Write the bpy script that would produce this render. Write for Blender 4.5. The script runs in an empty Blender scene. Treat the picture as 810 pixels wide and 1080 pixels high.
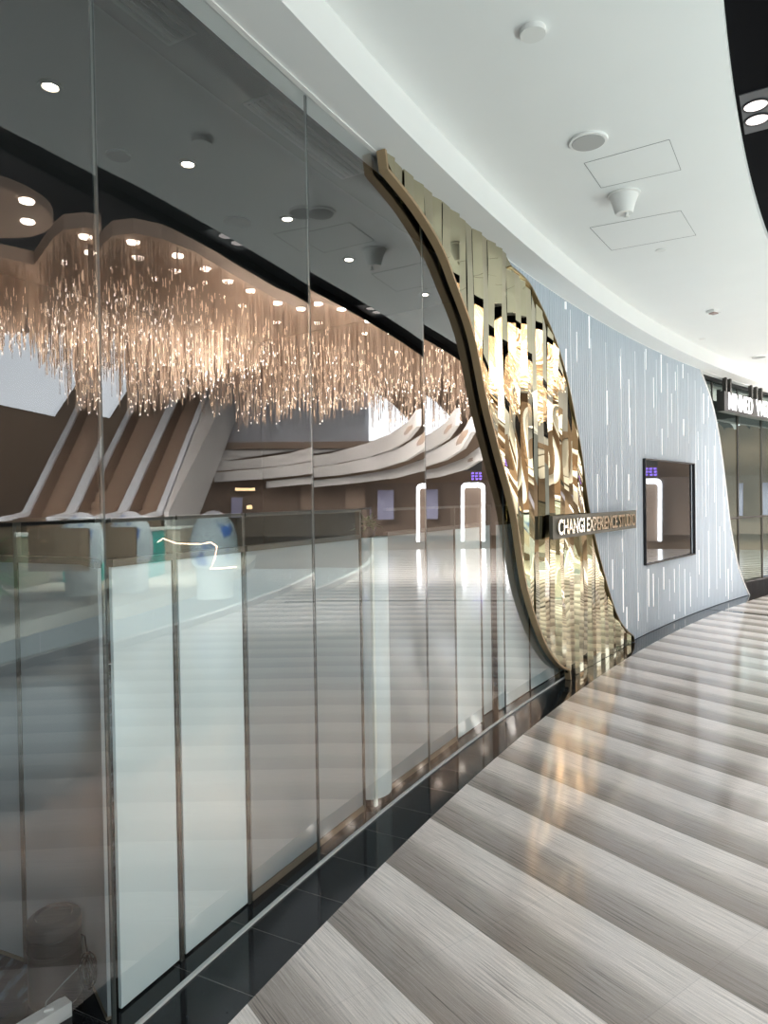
import bpy, math, random
from mathutils import Vector, Matrix
random.seed(7)
S = bpy.context.scene
COL = S.collection
PI = math.pi
# ------------------------------------------------------------------ camera
H = 1.55; F = 720.0
PITCH = -math.atan(11/720); ROLL = 0.0165
fw = Vector((0, math.cos(PITCH), math.sin(PITCH))); rt0 = Vector((1, 0, 0)); up0 = rt0.cross(fw)
rt = rt0*math.cos(ROLL) - up0*math.sin(ROLL)
up = rt0*math.sin(ROLL) + up0*math.cos(ROLL)
cd = bpy.data.cameras.new('camera'); cam = bpy.data.objects.new('camera', cd); COL.objects.link(cam)
cam.matrix_world = Matrix(((rt.x, up.x, -fw.x, 0), (rt.y, up.y, -fw.y, 0), (rt.z, up.z, -fw.z, H), (0, 0, 0, 1)))
cd.sensor_fit = 'VERTICAL'; cd.sensor_height = 24; cd.lens = 24*F/1080; cd.clip_start = .05; cd.clip_end = 300
S.camera = cam
# ------------------------------------------------------------------ world, lights, exposure
S.view_settings.view_transform = 'Standard'; S.view_settings.look = 'None'
S.view_settings.exposure = 0.2; S.view_settings.gamma = 1; S.view_settings.use_curve_mapping = False
try:
    S.cycles.use_denoising = True
    S.cycles.max_bounces = 10; S.cycles.transparent_max_bounces = 16; S.cycles.glossy_bounces = 5
    S.cycles.sample_clamp_indirect = 6; S.cycles.caustics_reflective = False; S.cycles.caustics_refractive = False
except Exception: pass
w = bpy.data.worlds.new('world'); S.world = w; w.use_nodes = True
w.node_tree.nodes['Background'].inputs[0].default_value = (.92, .96, 1, 1)
w.node_tree.nodes['Background'].inputs[1].default_value = 1.2

CX, CY = 26.3, -11.4            # centre of the curved facade
RW = 30.2                       # radius of the facade line
def P(phi, R, z=0.0):
    a = math.radians(phi); return Vector((CX - R*math.cos(a), CY + R*math.sin(a), z))
def inward(phi):
    a = math.radians(phi); return Vector((math.cos(a), -math.sin(a), 0))
def along(phi):
    a = math.radians(phi); return Vector((math.sin(a), math.cos(a), 0))

def area(name, loc, target, sx, sy, power, col=(1, 1, 1)):
    l = bpy.data.lights.new(name, 'AREA'); l.shape = 'RECTANGLE'; l.size = sx; l.size_y = sy; l.energy = power; l.color = col
    o = bpy.data.objects.new(name, l); COL.objects.link(o); o.location = loc
    o.rotation_euler = (Vector(target)-Vector(loc)).to_track_quat('-Z', 'Y').to_euler(); return o
# added fill to brighten the corridor ceiling from below
# upward area lamps, unseen below the floor edge beyond the balustrade
for q, pw_ in ((21, 300), (33, 300), (45, 120)):
    l = area('void_fill', P(q, 24.95, -.6), P(q, 25.0, 5), 1.6, 5.2, pw_, (.97, .98, 1))
    l.rotation_euler = (0, 0, -math.radians(q))
    l.rotation_euler.x = PI

# ------------------------------------------------------------------ view geometry helpers
def ray(x, y):
    d = fw + rt*((x-405)/F) - up*((y-540)/F); return d.normalized()
def cyl(x, y, R=RW):
    d = ray(x, y); ox, oy = -CX, -CY
    a = d.x**2+d.y**2; b = 2*(ox*d.x+oy*d.y); c = ox*ox+oy*oy-R*R
    t = (-b+math.sqrt(b*b-4*a*c))/(2*a); p = Vector((0, 0, H))+d*t
    return math.degrees(math.atan2(p.y-CY, CX-p.x)), p.z
def onz(x, y, z):
    d = ray(x, y); t = (z-H)/d.z; return Vector((0, 0, H))+d*t
def at(x, y, depth):
    d = ray(x, y); return Vector((0, 0, H))+d*(depth/d.y)
JOINTS = [22.05, 24.12, 26.2, 28.25, 30.33, 32.55, 34.7, 35.2]
def mirror(k):                  # the far side of the hall is laid out as it shows in facade pane k, then placed where it really stands
    a, b = P(JOINTS[k], RW), P(JOINTS[k+1], RW)
    t = (b-a).normalized(); n = Vector((t.y, -t.x, 0))
    return lambda p: p - n*(2*((Vector(p)-a).dot(n)))

# ------------------------------------------------------------------ object helpers
def tag(o, label=None, cat=None, group=None, kind=None):
    if label: o['label'] = label
    if cat: o['category'] = cat
    if group: o['group'] = group
    if kind: o['kind'] = kind
    return o
def empty(name, loc, label=None, cat=None, group=None, kind=None):
    o = bpy.data.objects.new(name, None); COL.objects.link(o); o.location = loc; o.empty_display_size = .1
    return tag(o, label, cat, group, kind)
class MB:
    def __init__(s, tf=None): s.v = []; s.f = []; s.tf = tf
    def add(s, vs, fs):
        n = len(s.v); s.v += [Vector(s.tf(Vector(v))) if s.tf else Vector(v) for v in vs]; s.f += [tuple(i+n for i in f) for f in fs]; return s
    def quad(s, a, b, c, d): return s.add([a, b, c, d], [(0, 1, 2, 3)])
    def box8(s, p):             # bottom ring 0-3, top ring 4-7
        return s.add(p, [(3, 2, 1, 0), (4, 5, 6, 7), (0, 1, 5, 4), (1, 2, 6, 5), (2, 3, 7, 6), (3, 0, 4, 7)])
    def box(s, c, sx, sy, sz, rz=0):
        c = Vector(c); a = math.cos(rz); b = math.sin(rz); r = []
        for z in (-sz/2, sz/2):
            for x, y in ((-1, -1), (1, -1), (1, 1), (-1, 1)):
                X, Y = x*sx/2, y*sy/2; r.append(c+Vector((X*a-Y*b, X*b+Y*a, z)))
        return s.box8(r)
    def prism(s, pts, off):     # a flat outline given a thickness
        n = len(pts); off = Vector(off); v = [Vector(p) for p in pts]; v += [p+off for p in v]
        return s.add(v, [tuple(range(n-1, -1, -1)), tuple(range(n, 2*n))]+[(i, (i+1) % n, n+(i+1) % n, n+i) for i in range(n)])
    def beam(s, a, b, w, h, wd=None):
        a = Vector(a); b = Vector(b); d = (b-a).normalized()
        sd = Vector(wd) if wd else d.cross(Vector((0, 0, 1))).normalized()
        u = sd.cross(d).normalized(); sd = sd*w/2; u = u*h/2
        return s.box8([a-sd-u, a+sd-u, b+sd-u, b-sd-u, a-sd+u, a+sd+u, b+sd+u, b-sd+u])
    def tube(s, pts, r, n=6):
        pts = [Vector(p) for p in pts]; rings = []
        for i, p in enumerate(pts):
            d = (pts[min(i+1, len(pts)-1)]-pts[max(i-1, 0)]).normalized()
            a = d.cross(Vector((0, 0, 1)))
            if a.length < .01: a = d.cross(Vector((1, 0, 0)))
            a.normalize(); b = d.cross(a)
            rings += [p+(a*math.cos(2*PI*k/n)+b*math.sin(2*PI*k/n))*r for k in range(n)]
        fs = [tuple(range(n)), tuple(range(len(rings)-1, len(rings)-n-1, -1))]
        for i in range(len(pts)-1):
            for k in range(n): fs.append((i*n+k, i*n+(k+1) % n, (i+1)*n+(k+1) % n, (i+1)*n+k))
        return s.add(rings, fs)
    def lathe(s, c, prof, n=32, axis=None):
        c = Vector(c); vs = []; m = len(prof)
        for r, z in prof: vs += [c+Vector((r*math.cos(2*PI*k/n), r*math.sin(2*PI*k/n), z)) for k in range(n)]
        fs = [(i*n+k, i*n+(k+1) % n, (i+1)*n+(k+1) % n, (i+1)*n+k) for i in range(m-1) for k in range(n)]
        fs += [tuple(range(n-1, -1, -1)), tuple(range((m-1)*n, m*n))]
        return s.add(vs, fs)
    def ring(s, p0, p1, prof, step=.5):      # closed profile [(R,z)] swept round the facade centre
        n = max(1, int(math.ceil((p1-p0)/step))); m = len(prof); vs = []
        for i in range(n+1):
            ph = p0+(p1-p0)*i/n; vs += [P(ph, R, z) for R, z in prof]
        fs = [(i*m+k, i*m+(k+1) % m, (i+1)*m+(k+1) % m, (i+1)*m+k) for i in range(n) for k in range(m)]
        fs += [tuple(range(m-1, -1, -1)), tuple(range(n*m, (n+1)*m))]
        return s.add(vs, fs)
    def build(s, name, mat, parent=None, smooth=False, recalc=True):
        me = bpy.data.meshes.new(name)
        off = parent.matrix_basis.translation.copy() if parent and parent.parent is None else (parent['_o'] if False else Vector((0, 0, 0)))
        q = parent; off = Vector((0, 0, 0))
        while q is not None: off += q.location; q = q.parent
        # origin at the base centre of the piece
        mn = [min(v[i] for v in s.v) for i in range(3)]; mx = [max(v[i] for v in s.v) for i in range(3)]
        o0 = Vector(((mn[0]+mx[0])/2, (mn[1]+mx[1])/2, mn[2]))
        me.from_pydata([tuple(v-o0) for v in s.v], [], s.f)
        if recalc:
            import bmesh
            bm = bmesh.new(); bm.from_mesh(me); bmesh.ops.recalc_face_normals(bm, faces=bm.faces); bm.to_mesh(me); bm.free()
        me.materials.append(mat)
        if smooth:
            for p in me.polygons: p.use_smooth = True
            try: me.set_sharp_from_angle(angle=math.radians(38))
            except Exception: pass
        o = bpy.data.objects.new(name, me); COL.objects.link(o); o.location = o0-off; o.parent = parent; return o
def struct(o): o['kind'] = 'structure'; return o

# ------------------------------------------------------------------ materials
def mat(name, col=(.8, .8, .8), rough=.5, metal=0, spec=.5, emit=None, es=1):
    m = bpy.data.materials.new(name); m.use_nodes = True; b = m.node_tree.nodes['Principled BSDF']
    b.inputs['Base Color'].default_value = (*col, 1); b.inputs['Roughness'].default_value = rough; b.inputs['Metallic'].default_value = metal
    b.inputs['Specular IOR Level'].default_value = spec
    if emit: b.inputs['Emission Color'].default_value = (*emit, 1); b.inputs['Emission Strength'].default_value = es
    return m
class N:                        # small node-graph helper
    def __init__(s, m): s.t = m.node_tree; s.n = s.t.nodes; s.l = s.t.links; s.b = s.n.get('Principled BSDF')
    def new(s, t, **k):
        n = s.n.new(t)
        for a, v in k.items(): setattr(n, a, v)
        return n
    def link(s, a, b): s.l.new(a, b)
    def math(s, op, a, b=None, c=None, clamp=False):
        n = s.new('ShaderNodeMath', operation=op); n.use_clamp = clamp
        for i, v in enumerate((a, b, c)):
            if v is None: continue
            if isinstance(v, (int, float)): n.inputs[i].default_value = v
            else: s.link(v, n.inputs[i])
        return n.outputs[0]
    def mix(s, f, a, b):
        n = s.new('ShaderNodeMix', data_type='RGBA')
        for i, v in ((0, f), (6, a), (7, b)):
            if isinstance(v, (int, float)): n.inputs[i].default_value = v
            elif isinstance(v, tuple): n.inputs[i].default_value = (*v, 1)
            else: s.link(v, n.inputs[i])
        return n.outputs[2]
    def noise(s, vec, scale, det=3, rough=.5):
        n = s.new('ShaderNodeTexNoise'); n.inputs['Scale'].default_value = scale; n.inputs['Detail'].default_value = det; n.inputs['Roughness'].default_value = rough
        if vec is not None: s.link(vec, n.inputs['Vector'])
        return n.outputs[0]
def speckle(m, amt=.06, scale=8):
    g = N(m); c = tuple(g.b.inputs['Base Color'].default_value)[:3]
    p = g.new('ShaderNodeNewGeometry').outputs['Position']; f = g.noise(p, scale)
    g.link(g.mix(f, tuple(x*(1-amt) for x in c), tuple(min(1, x*(1+amt)) for x in c)), g.b.inputs['Base Color']); return m

M = {}
M['plaster'] = speckle(mat('white_plaster', (.80, .81, .82), .6), .02, 3)
M['ceil'] = speckle(mat('ceiling_paint', (.80, .81, .80), .55), .02, 3)
M['black_ceil'] = mat('black_ceiling', (.004, .004, .005), .8, 0, .05)
M['black'] = mat('black_plastic', (.012, .012, .014), .4)
M['interior'] = speckle(mat('dark_interior', (.03, .029, .028), .7), .1, 4)
M['soffit'] = mat('dark_soffit', (.006, .0055, .005), .8, 0, .1)
M['int_ceil'] = mat('interior_ceiling', (.07, .07, .072), .7)
M['grille'] = mat('dark_grille', (.004, .004, .004), .6)
M['steel'] = mat('channel_steel', (.62, .63, .63), .5, 0)
M['dark_metal'] = mat('dark_metal', (.06, .058, .052), .35, .8)
M['joint'] = mat('glass_joint', (.035, .045, .045), .3)
M['post'] = mat('post_bronze', (.055, .056, .048), .5, 0)
M['bronze'] = mat('bronze', (.30, .235, .13), .28, 1)
M['sign_bronze'] = speckle(mat('sign_bronze', (.13, .125, .10), .5, .3), .1, 30)
M['base_brown'] = mat('base_brown', (.20, .165, .12), .6)
M['brown_strip'] = mat('arch_bronze', (.40, .29, .165), .4, .45)
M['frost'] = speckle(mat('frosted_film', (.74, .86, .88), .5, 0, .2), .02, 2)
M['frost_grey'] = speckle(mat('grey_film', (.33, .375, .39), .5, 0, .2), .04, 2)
M['frost_edge'] = mat('film_edge', (.75, .85, .8), .3)
M['white'] = mat('white_plastic', (.82, .82, .80), .35)
M['offwhite'] = mat('off_white', (.74, .74, .72), .45)
M['speaker'] = mat('speaker_mesh', (.42, .42, .41), .7)
M['line'] = mat('shadow_gap', (.22, .22, .22), .7)
M['navy'] = mat('navy_carpet', (.02, .035, .055), .8)
g = N(M['navy']); p = g.new('ShaderNodeNewGeometry').outputs['Position']
mp = g.new('ShaderNodeMapping'); mp.inputs['Rotation'].default_value = (0, 0, .9); mp.inputs['Scale'].default_value = (1, .28, 1); g.link(p, mp.inputs[0])
f = g.math('MULTIPLY', g.math('SUBTRACT', g.noise(mp.outputs[0], 22, 4, .6), .48), 5, clamp=True)
g.link(g.mix(f, (.012, .022, .04), (.15, .25, .36)), g.b.inputs['Base Color'])

def glass(name, tint, k=2.15, mix_tint=(1, 1, 1)):
    m = bpy.data.materials.new(name); m.use_nodes = True; g = N(m); g.n.remove(g.b)
    out = g.n['Material Output']; tr = g.new('ShaderNodeBsdfTransparent'); tr.inputs[0].default_value = (*tint, 1)
    gl = g.new('ShaderNodeBsdfGlossy'); gl.inputs['Roughness'].default_value = 0; gl.inputs['Color'].default_value = (*mix_tint, 1)
    fr = g.new('ShaderNodeFresnel'); fr.inputs[0].default_value = 1.5
    bf = g.new('ShaderNodeNewGeometry').outputs['Backfacing']
    fac = g.math('MULTIPLY', g.math('MULTIPLY', fr.outputs[0], k, clamp=True), g.math('SUBTRACT', 1, bf))
    mx = g.new('ShaderNodeMixShader'); g.link(fac, mx.inputs[0]); g.link(tr.outputs[0], mx.inputs[1]); g.link(gl.outputs[0], mx.inputs[2])
    g.link(mx.outputs[0], out.inputs[0]); return m
M['glass'] = glass('clear_glass', (.98, .99, .988))
M['rail_glass'] = glass('rail_glass', (.86, .93, .91), 1.3)
M['shop_glass'] = glass('shop_glass', (.55, .58, .55), 2.3, (.82, .95, .88))
def mirror_mat(name, col, rough):
    m = mat(name, col, rough, 1); return m
M['gold'] = mirror_mat('gold_mirror', (.53, .49, .345), .012)
M['screen'] = mat('dark_screen', (.02, .022, .024), .02, 0, 1.0)
M['screen'].node_tree.nodes['Principled BSDF'].inputs['IOR'].default_value = 1.6
M['screen'].node_tree.nodes['Principled BSDF'].inputs['Specular Tint'].default_value = (.72, .88, 1, 1)

# floor: strips of light grey wood-veined stone, each veined darker towards one side
m = M['floor'] = mat('striped_stone', (.5, .5, .5), .1, 0, .6); g = N(m)
pos = g.new('ShaderNodeNewGeometry').outputs['Position']; sp = g.new('ShaderNodeSeparateXYZ'); g.link(pos, sp.inputs[0])
ux, uy = .816, .578
u = g.math('ADD', g.math('MULTIPLY', sp.outputs[0], ux), g.math('MULTIPLY', sp.outputs[1], uy))
v = g.math('ADD', g.math('MULTIPLY', sp.outputs[0], -uy), g.math('MULTIPLY', sp.outputs[1], ux))
cm = g.new('ShaderNodeCombineXYZ'); g.link(g.math('MULTIPLY', u, 1), cm.inputs[0]); g.link(g.math('MULTIPLY', v, .045), cm.inputs[1])
warp = g.math('MULTIPLY', g.math('SUBTRACT', g.noise(pos, 1.3, 2), .5), .03)
cmf = g.new('ShaderNodeCombineXYZ'); g.link(g.math('ADD', u, warp), cmf.inputs[0]); g.link(g.math('MULTIPLY', v, .018), cmf.inputs[1])
t = g.math('FRACT', g.math('DIVIDE', g.math('SUBTRACT', u, 1.668-.412*40), .412))
wn = g.new('ShaderNodeTexWhiteNoise', noise_dimensions='2D')
cw = g.new('ShaderNodeCombineXYZ'); g.link(g.math('FLOOR', g.math('DIVIDE', g.math('SUBTRACT', u, 1.668-.412*40), .412)), cw.inputs[0]); g.link(wn.outputs[0], cw.inputs[2]) if False else None
g.link(g.math('FLOOR', g.math('DIVIDE', v, 1.2)), cw.inputs[1]); g.link(cw.outputs[0], wn.inputs['Vector'])
ramp = g.new('ShaderNodeValToRGB'); e = ramp.color_ramp.elements
e[0].position = 0; e[0].color = (.315, .275, .245, 1); e[1].position = 1; e[1].color = (.79, .74, .70, 1)
for q, c in ((.06, (.325, .285, .255)), (.42, (.46, .42, .385)), (.58, (.74, .69, .65)), (.9, (.80, .75, .71))):
    x = e.new(q); x.color = (*c, 1)
g.link(t, ramp.inputs[0])
fine = g.noise(cmf.outputs[0], 230, 6, .75)
vein = g.noise(cmf.outputs[0], 95, 4, .65)
dk = g.math('MULTIPLY', g.math('SUBTRACT', fine, .5), 1.9)
vv = g.math('MULTIPLY', g.math('SUBTRACT', vein, .55), 9, clamp=True)
amt = g.math('SUBTRACT', 1.0, g.math('MULTIPLY', t, .65))
br = g.math('ADD', 1, g.math('SUBTRACT', g.math('MULTIPLY', dk, 1.05), g.math('MULTIPLY', g.math('MULTIPLY', vv, amt), .62)))
gr = g.noise(pos, 260, 2); br = g.math('MULTIPLY', br, g.math('ADD', .82, g.math('MULTIPLY', gr, .36)))
br = g.math('MULTIPLY', br, g.math('ADD', .95, g.math('MULTIPLY', wn.outputs[0], .1)))
hv = g.new('ShaderNodeHueSaturation'); g.link(ramp.outputs[0], hv.inputs['Color']); g.link(br, hv.inputs['Value'])
jl = g.math('LESS_THAN', g.math('FRACT', g.math('DIVIDE', v, .6)), .004)
j2 = g.math('LESS_THAN', t, .007)
g.link(g.mix(g.math('MULTIPLY', g.math('MAXIMUM', jl, j2), .18), hv.outputs[0], (.09, .085, .08)), g.b.inputs['Base Color'])
g.link(g.math('ADD', .09, g.math('MULTIPLY', fine, .06)), g.b.inputs['Roughness'])

# polished black stone border with pale joints laid out round the curve
def polar(g):
    pos = g.new('ShaderNodeNewGeometry').outputs['Position']; sp = g.new('ShaderNodeSeparateXYZ'); g.link(pos, sp.inputs[0])
    dx = g.math('SUBTRACT', CX, sp.outputs[0]); dy = g.math('SUBTRACT', sp.outputs[1], CY)
    ang = g.math('ARCTAN2', dy, dx); rad = g.math('SQRT', g.math('ADD', g.math('MULTIPLY', dx, dx), g.math('MULTIPLY', dy, dy)))
    return pos, ang, rad, sp
m = M['black_tile'] = mat('black_stone', (.012, .013, .015), .06, 0, .42); g = N(m); pos, ang, rad, sp = polar(g)
fr = g.math('FRACT', g.math('DIVIDE', g.math('ADD', ang, .0035), math.radians(.53)))
jn = g.math('LESS_THAN', fr, .007)
n1 = g.math('MULTIPLY', g.math('SUBTRACT', g.noise(pos, 60, 3), .62), 5, clamp=True)
c = g.mix(n1, (.010, .012, .014), (.03, .034, .038))
g.link(g.mix(jn, c, (.16, .16, .15)), g.b.inputs['Base Color'])

M['carpet'] = speckle(mat('hall_carpet', (.42, .38, .33), .9), .15, 6)
M['brown'] = speckle(mat('brown_wall', (.27, .18, .115), .7), .06, 2)
M['brown_dk'] = speckle(mat('brown_dark', (.20, .14, .10), .7), .06, 2)
M['copper'] = mat('copper_ceiling', (.44, .32, .235), .6, 0)
M['slab'] = mat('grey_parapet', (.33, .34, .37), .7)
M['terrace'] = mat('terrace_fascia', (.62, .59, .56), .6)
M['clad'] = mat('escalator_cladding', (.52, .51, .50), .5)
M['handrail'] = mat('handrail', (.75, .78, .82), .35)
M['step'] = mat('escalator_step', (.23, .155, .105), .6)
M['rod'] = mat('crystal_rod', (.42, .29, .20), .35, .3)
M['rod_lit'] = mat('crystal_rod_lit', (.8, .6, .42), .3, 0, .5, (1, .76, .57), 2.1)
M['rod_tip'] = mat('crystal_tip', (.9, .9, .9), .2, 0, .5, (1, .92, .86), 6)  # emission stands in for glints at the rod ends
M['bulb'] = mat('lamp_warm', (1, 1, 1), .5, 0, .5, (1, .88, .76), 20)
M['wall_glow'] = mat('white_wall_glow', (.8, .8, .8), .5, 0, .5, (.84, .92, 1), 3.8)  # emission put in for strong light falling on white walls
M['arch_lit'] = mat('lit_portal', (.9, .9, .9), .4, 0, .5, (.95, .97, 1), 7)
M['purple'] = mat('purple_sign', (.2, .1, .5), .4, 0, .5, (.30, .18, 1), 4)
M['neon'] = mat('warm_neon', (1, .8, .6), .4, 0, .5, (1, .72, .5), 16)
M['lamp_in'] = mat('downlight_lamp', (1, 1, 1), .4, 0, .5, (1, .85, .68), 28)
M['spot'] = mat('spot_lamp', (.9, .8, .78), .4, 0, .5, (1, .88, .86), 1.2)
M['slit'] = mat('light_slit', (1, 1, 1), .4, 0, .5, (1, .97, .94), .5)
M['slit_dim'] = mat('light_slit_dim', (.85, .88, .9), .4, 0, .5, (1, 1, 1), .12)
M['letters'] = mat('lit_letters', (1, 1, 1), .4, 0, .5, (1, .98, 1), .85)
M['mirror'] = mirror_mat('polished_letters', (.88, .82, .66), .08)
M['egg'] = mat('dome_shell', (.62, .68, .75), .25)
g = N(M['egg']); p = g.new('ShaderNodeNewGeometry').outputs['Position']
f = g.math('MULTIPLY', g.math('SUBTRACT', g.noise(p, 3.2, 2), .56), 9, clamp=True)
g.link(g.mix(f, (.80, .84, .88), (.05, .14, .42)), g.b.inputs['Base Color'])
M['leaf'] = speckle(mat('leaf_green', (.07, .16, .045), .5), .5, 20)
M['red'] = mat('red_fabric', (.22, .03, .035), .6)
M['poster'] = mat('poster_screen', (.2, .2, .3), .4, 0, .5, (.50, .42, .62), .3)
M['warmlit'] = mat('warm_shelf_light', (1, .8, .5), .4, 0, .5, (1, .62, .3), 7)

# white ribbed cladding
M['rib'] = speckle(mat('ribbed_panel', (.45, .51, .57), .5, 0, .2), .02, 2)

# ================================================================== LARGE STRUCTURE
A0, A1 = 12.0, 66.0
b = MB(); b.ring(A0, A1, [(29.96, 0), (25.95, 0), (25.95, -.2), (29.96, -.2)], .5); struct(b.build('floor', M['floor']))
b = MB(); b.ring(A0, A1, [(30.6, 0), (29.96, 0), (29.96, -.2), (30.6, -.2)], .5); struct(b.build('floor_border', M['black_tile'])).name = 'trim_1'
b = MB(); b.ring(A0, 36, [(34.2, -.004), (30.6, -.004), (30.6, -.2), (34.2, -.2)], 1); struct(b.build('trim_2', M['navy']))
b = MB(); b.ring(A0, A1, [(23.9, -.02), (4, -.02), (4, -.22), (23.9, -.22)], 2); struct(b.build('trim_3', M['carpet']))
# dark threshold strip crossing the floor far along the corridor
a, c = onz(764, 644, 0), onz(812, 649.5, 0); d = (c-a).normalized()
b = MB(); b.beam(a-d*.35+Vector((0, 0, .0005)), c+d*3+Vector((0, 0, .0005)), .09, .003); struct(b.build('trim_4', M['black_tile']))
# steel channel the facade glass stands in
b = MB(); b.ring(A0, 35.15, [(RW+.007, 0), (RW-.007, 0), (RW-.007, .008), (RW+.007, .008)], .5); struct(b.build('trim_5', M['steel']))

ZS, ZM = 3.27, 3.45
def edgeR(ph): return 28.65-.12*min(1, max(0, (29.3-ph)/3.3))
def swept(prof_of, name, m):
    b = MB(); vs = []; n_ = 108; mm = 0
    for i in range(n_+1):
        ph = A0+(A1-A0)*i/n_; pr = prof_of(ph); mm = len(pr); vs += [P(ph, R, z) for R, z in pr]
    fs = [(i*mm+k, i*mm+(k+1) % mm, (i+1)*mm+(k+1) % mm, (i+1)*mm+k) for i in range(n_) for k in range(mm)]
    fs += [tuple(range(mm-1, -1, -1)), tuple(range(n_*mm, (n_+1)*mm))]
    b.add(vs, fs); return struct(b.build(name, m))
swept(lambda ph: [(RW+.08, ZS), (29.97, ZS), (29.97, ZM), (edgeR(ph), ZM), (edgeR(ph), 4.2), (RW+.08, 4.2)], 'ceiling', M['ceil'])
swept(lambda ph: [(edgeR(ph), ZM+.06), (28.42-.0, ZM+.06), (28.42, ZM), (28.40-.0, ZM), (28.40, 4.2), (edgeR(ph), 4.2)], 'ceiling', M['black_ceil'])
b = MB(); b.ring(A0, 47.5, [(RW-.028, ZS-.006), (RW-.006, ZS-.006), (RW-.006, ZS-.0005), (RW-.028, ZS-.0005)], .5); struct(b.build('trim_6', M['white']))  # pale strip painted in for the bright line of light along the glass
# interior behind the facade glass
b = MB(); b.ring(A0, 36.5, [(34.2, 0), (34.3, 0), (34.3, 3.7), (34.2, 3.7)], 1); struct(b.build('wall_interior', M['interior']))
b = MB(); b.ring(A0, 36.5, [(RW+.34, 3.55), (34.2, 3.55), (34.2, 3.7), (RW+.34, 3.7)], 1); struct(b.build('ceiling_interior', M['int_ceil']))
b = MB(); b.ring(A0, 36.5, [(RW+.10, ZS+.0), (RW+.34, ZS), (RW+.34, 3.7), (RW+.10, 3.7)], .5); struct(b.build('trim_7', M['soffit']))
b = MB(); b.quad(P(A0, 30.3, 0), P(A0, 34.2, 0), P(A0, 34.2, 3.6), P(A0, 30.3, 3.6)); struct(b.build('wall_back', M['interior']))
b = MB(); b.box8([P(35.6, 30.32, 0), P(35.6, 34.2, 0), P(35.8, 34.2, 0), P(35.8, 30.32, 0), P(35.6, 30.32, 3.55), P(35.6, 34.2, 3.55), P(35.8, 34.2, 3.55), P(35.8, 30.32, 3.55)])
struct(b.build('wall_side', M['interior']))

# facade glass panes
for k in range(len(JOINTS)-1):
    a, c = P(JOINTS[k], RW), P(JOINTS[k+1], RW); d = (c-a).normalized(); n = Vector((d.y, -d.x, 0))
    a = a+d*.003; c = c-d*.003
    r = [a+n*.006, c+n*.006, c-n*.006, a-n*.006]
    b = MB(); b.box8([p+Vector((0, 0, .012)) for p in r]+[p+Vector((0, 0, ZS)) for p in r]); o = struct(b.build('window_%d' % (k+1), M['glass']))
    j = P(JOINTS[k+1], RW, 1.64)
    jb = MB(); jb.box(j, .006, .014, 3.24, -math.radians(JOINTS[k+1])); jb.build('glass_joint', M['joint'], o)

# ================================================================== GOLD MIRROR WALL
RG = 30.155
Lc = [(407, 175.5), (440, 217), (466, 260), (481, 298), (500, 353), (514, 423), (528, 480), (544, 542), (556, 619), (574, 675), (590, 700), (602, 707)]
Rc = [(538, 281), (555, 296), (566, 315), (583, 353), (597, 398), (607, 447), (613, 480), (621, 539), (633, 592), (648, 643), (658, 662), (669, 672)]
Wc = [(740, 392), (750, 420), (758, 455), (765, 505), (771, 555), (778, 593), (784, 612), (791, 628)]
def curve(pts, R): return [cyl(x, y, R) for x, y in pts]
def smooth(c, n=10):
    out = []; q = [c[0]]+c+[c[-1]]
    for i in range(1, len(q)-2):
        for k in range(n):
            t = k/n; o = []
            for j in (0, 1):
                p0, p1, p2, p3 = (q[i-1][j], q[i][j], q[i+1][j], q[i+2][j])
                o.append(.5*((2*p1)+(-p0+p2)*t+(2*p0-5*p1+4*p2-p3)*t*t+(-p0+3*p1-3*p2+p3)*t**3))
            out.append(tuple(o))
    return out+[c[-1]]
Ls = smooth(curve(Lc, 30.125)); Rs = smooth(curve(Rc, 30.135)); Ws = smooth(curve(Wc, 30.16))
Rs[-1] = (Rs[-1][0], .004); Rs[-2] = (Rs[-2][0], min(.012, Rs[-2][1])); Ls[0] = (Ls[0][0], ZS); Ls[-1] = (Ls[-1][0], .0)
def interp(cv, ph):
    if ph <= cv[0][0]: return cv[0][1]
    for (a, za), (c, zc) in zip(cv, cv[1:]):
        if a <= ph <= c: return za+(zc-za)*(ph-a)/max(1e-6, c-a)
    return cv[-1][1]
gold = empty('mirror_wall', P(34.5, RG), 'gold mirrored feature wall of narrow tilted strips between glass facade and ribbed wall', 'feature wall')
pL0, pL1 = Ls[0][0], Ls[-1][0]; pR1 = Rs[-1][0]
step = .215; n = int((pR1-pL0)/step)+1
b = MB(); b_ = []
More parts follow.
